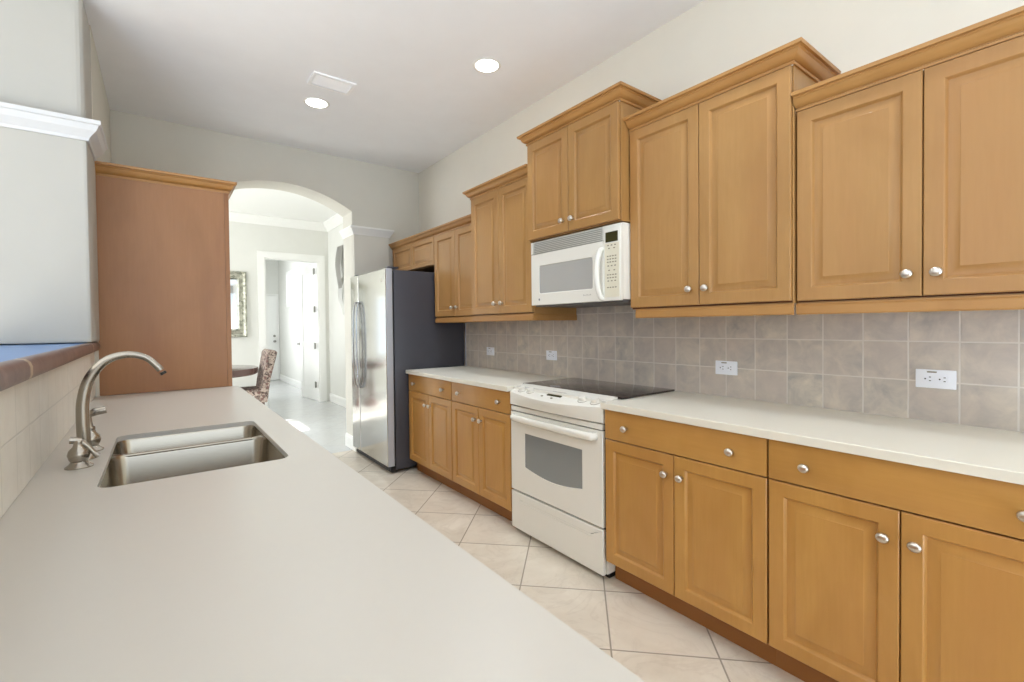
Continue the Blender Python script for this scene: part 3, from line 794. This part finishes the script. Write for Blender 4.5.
def fhandle(y, ang, name='handle'):
    c = Vector((-0.190 if y < 1.9 else -0.184, y, zb))
    h = obj(name, lathe(B(), [(0.031, 0), (0.031, 0.003), (0.022, 0.010), (0.018, 0.016), (0.022, 0.024), (0.025, 0.036), (0.022, 0.048), (0.013, 0.058), (0.011, 0.066), (0.012, 0.070), (0.011, 0.076), (0, 0.078)], c, n=28), M['nickel'], t, 50)
    d = Vector((math.cos(ang), math.sin(ang), 0))
    return h, c, d
h, c, d = fhandle(1.775, 0)
pp, rd = smoothpath([c+Vector((-0.018, 0, 0.078)), c+Vector((0.0, 0, 0.074)), c+Vector((0.018, -0.002, 0.058)), c+Vector((0.034, -0.004, 0.034)), c+Vector((0.041, -0.005, 0.026))], [0.010, 0.009, 0.006, 0.006, 0.008], 5)
obj('lever', tube(B(), pp, rd, 12), M['nickel'], h, 50)
h, c, d = fhandle(1.995, 0)
pp, rd = smoothpath([c+Vector((0.0, 0, 0.065)), c+Vector((-0.004, 0.0, 0.095)), c+Vector((-0.004, 0, 0.112)), c+Vector((0.010, 0, 0.122)), c+Vector((0.038, 0, 0.127))], [0.009, 0.008, 0.009, 0.0125, 0.012], 5)
obj('lever', tube(B(), pp, rd, 12), M['nickel'], h, 50)

# ------------------------------------------------------------ ceiling fixtures
def downlight(x, y, label, z=ZC, power=46, r=0.075):
    t = thing('recessed_light', label, 'ceiling light', (x, y, z), 'recessed ceiling lights')
    obj('trim_ring', lathe(B(), [(r, -0.001), (r+0.002, -0.005), (r+0.018, -0.004), (r+0.022, -0.0005)], (x, y, z), n=36), M['white'], t, 50)
    obj('lens', lathe(B(), [(0, -0.003), (r, -0.003), (r, -0.0005), (0, -0.0005)], (x, y, z), n=36), M['lamp'], t)
    l = bpy.data.lights.new('downlight', 'SPOT'); l.energy = power; l.spot_size = math.radians(125); l.spot_blend = 1.0; l.shadow_soft_size = 0.06; l.color = (0.88, 0.97, 1.06)
    o = bpy.data.objects.new('downlight', l); C.objects.link(o); o.parent = t; o.location = (0, 0, -0.02)
    return t
downlight(1.78, 2.60, 'recessed ceiling light nearer the right wall cabinets', power=54)
downlight(1.00, 3.81, 'recessed ceiling light just beside the ceiling vent', power=75)
downlight(1.62, 0.75, 'recessed ceiling light above the near right countertop', power=26)
downlight(0.95, -0.6, 'recessed ceiling light added behind the camera for more light', power=6)  # out-of-view lamp, added because the room needs more light
downlight(0.95, 6.5, 'recessed ceiling light in the dining room, seen through the arch', 3.12, 30)

t = thing('air_vent', 'white rectangular louvred air vent in the kitchen ceiling', 'vent', (1.01, 3.44, ZC))
obj('frame', slab(B(), [rect(0.865, 1.155, 3.345, 3.535), rect(0.885, 1.135, 3.365, 3.515)], fz, ZC-0.012, ZC-0.0005), M['vent'], t)
obj('duct', box(B(), 0.885, 1.135, 3.365, 3.515, ZC-0.0015, ZC-0.0005), M['ventd'], t)
lv = B()
for i in range(6):
    y = 3.372+i*0.0240
    slab(lv, [[(y, ZC-0.002), (y+0.012, ZC-0.010), (y+0.014, ZC-0.009), (y+0.002, ZC-0.001)]], fx, 0.885, 1.135)
obj('louvres', lv, M['vent'], t)

# ------------------------------------------------------------ dining room furniture
TX, TY = 0.46, 7.45
t = thing('dining_table', 'round dark wood dining table seen through the arch behind the pantry cabinet', 'table', (TX, TY, 0))
obj('tabletop', lathe(B(), [(0, 0.665), (0.60, 0.665), (0.625, 0.68), (0.632, 0.72), (0.63, 0.757), (0.62, 0.762), (0, 0.762)], (TX, TY, 0), n=64), M['darkwood'], t, 30)
obj('pedestal', lathe(B(), [(0.28, 0), (0.28, 0.03), (0.12, 0.07), (0.07, 0.14), (0.10, 0.3), (0.06, 0.5), (0.09, 0.62), (0.22, 0.65), (0.22, 0.665)], (TX, TY, 0), n=32), M['darkwood'], t, 50)
# chair facing the table (towards -X)
CX, CY_ = 0.965, 7.35
t = thing('dining_chair', 'floral upholstered dining chair pulled up to the round table', 'chair', (CX, CY_, 0))
obj('seat', box(B(), CX-0.25, CX+0.16, CY_-0.24, CY_+0.24, 0.38, 0.47, 0.03, 3), M['floral'], t, 50)
bk = slab(B(), [[(CX+0.09, 0.28), (CX+0.19, 0.28), (CX+0.235, 0.60), (CX+0.325, 0.96), (CX+0.30, 0.99), (CX+0.235, 1.0), (CX+0.205, 0.97), (CX+0.14, 0.62)]], fy, CY_-0.24, CY_+0.24)
o = obj('backrest', bk, M['floral'], t, 50)
md = o.modifiers.new('bev', 'BEVEL'); md.width = 0.012; md.segments = 3; md.limit_method = 'ANGLE'
for sx, sy in ((-1, -1), (-1, 1), (1, -1), (1, 1)):
    x = CX+(-0.21 if sx < 0 else 0.13); y = CY_+sy*0.2
    obj('leg', tube(B(), [(x, y, 0.39), (x+(0.03 if sx > 0 else 0), y, 0.0)], [0.024, 0.016], 10), M['darkwood'], t, 50)

# mirror on the dining back wall
t = thing('wall_mirror', 'mirror in a wide silver mosaic frame on the dining room back wall', 'mirror', (0.65, YD, 1.68))
mx0, mx1, mz0, mz1 = 0.2, 1.105, 1.16, 2.2
bm = B(); R = []
for ins, d in ((0, 0), (0, 0.03), (0.02, 0.045), (0.05, 0.03), (0.11, 0.05), (0.13, 0.02), (0.13, 0.0)):
    R.append([bm.verts.new((x, YD-d, z)) for x, z in rect(mx0+ins, mx1-ins, mz0+ins, mz1-ins)])
for a, b in zip(R, R[1:]):
    for i in range(4): bm.faces.new((a[i], a[(i+1) % 4], b[(i+1) % 4], b[i]))
obj('frame', bm, M['mosaic'], t)
obj('mirror_glass', box(B(), mx0+0.125, mx1-0.125, YD-0.012, YD-0.002, mz0+0.125, mz1-0.125), M['mirror'], t)

# wall hanging on the dining right wall
t = thing('wall_sculpture', 'tall grey ribbon wall sculpture on the dining room right wall', 'wall art', (XR-0.03, 7.85, 2.1))
def ribbon(zs, c, wdt, x):
    bm = B(); A = []
    for i, z in enumerate(zs):
        u = i/(len(zs)-1)
        cy = c(u); hw_ = wdt(u)
        A.append([bm.verts.new((x-0.05*math.sin(PI*u), cy-hw_, z)), bm.verts.new((x-0.02-0.05*math.sin(PI*u), cy+hw_, z))])
    for a, b in zip(A, A[1:]): bm.faces.new((a[0], a[1], b[1], b[0]))
    bmesh.ops.solidify(bm, geom=bm.faces[:], thickness=0.008)
    return bm
zs = [2.62-i*0.05 for i in range(20)]
obj('grey_ribbon', ribbon(zs, lambda u: 7.66-0.06*u+0.04*math.sin(u*7), lambda u: 0.10*(1-u)**0.8+0.03, XR-0.03), M['art'], t, 60)
zs = [2.1-i*0.05 for i in range(13)]
r = obj('white_ribbon', ribbon(zs, lambda u: 7.55+0.04*math.sin(u*5), lambda u: 0.06*math.sin(PI*min(1, u+0.08))+0.02, XR-0.03), M['white'], t, 60)
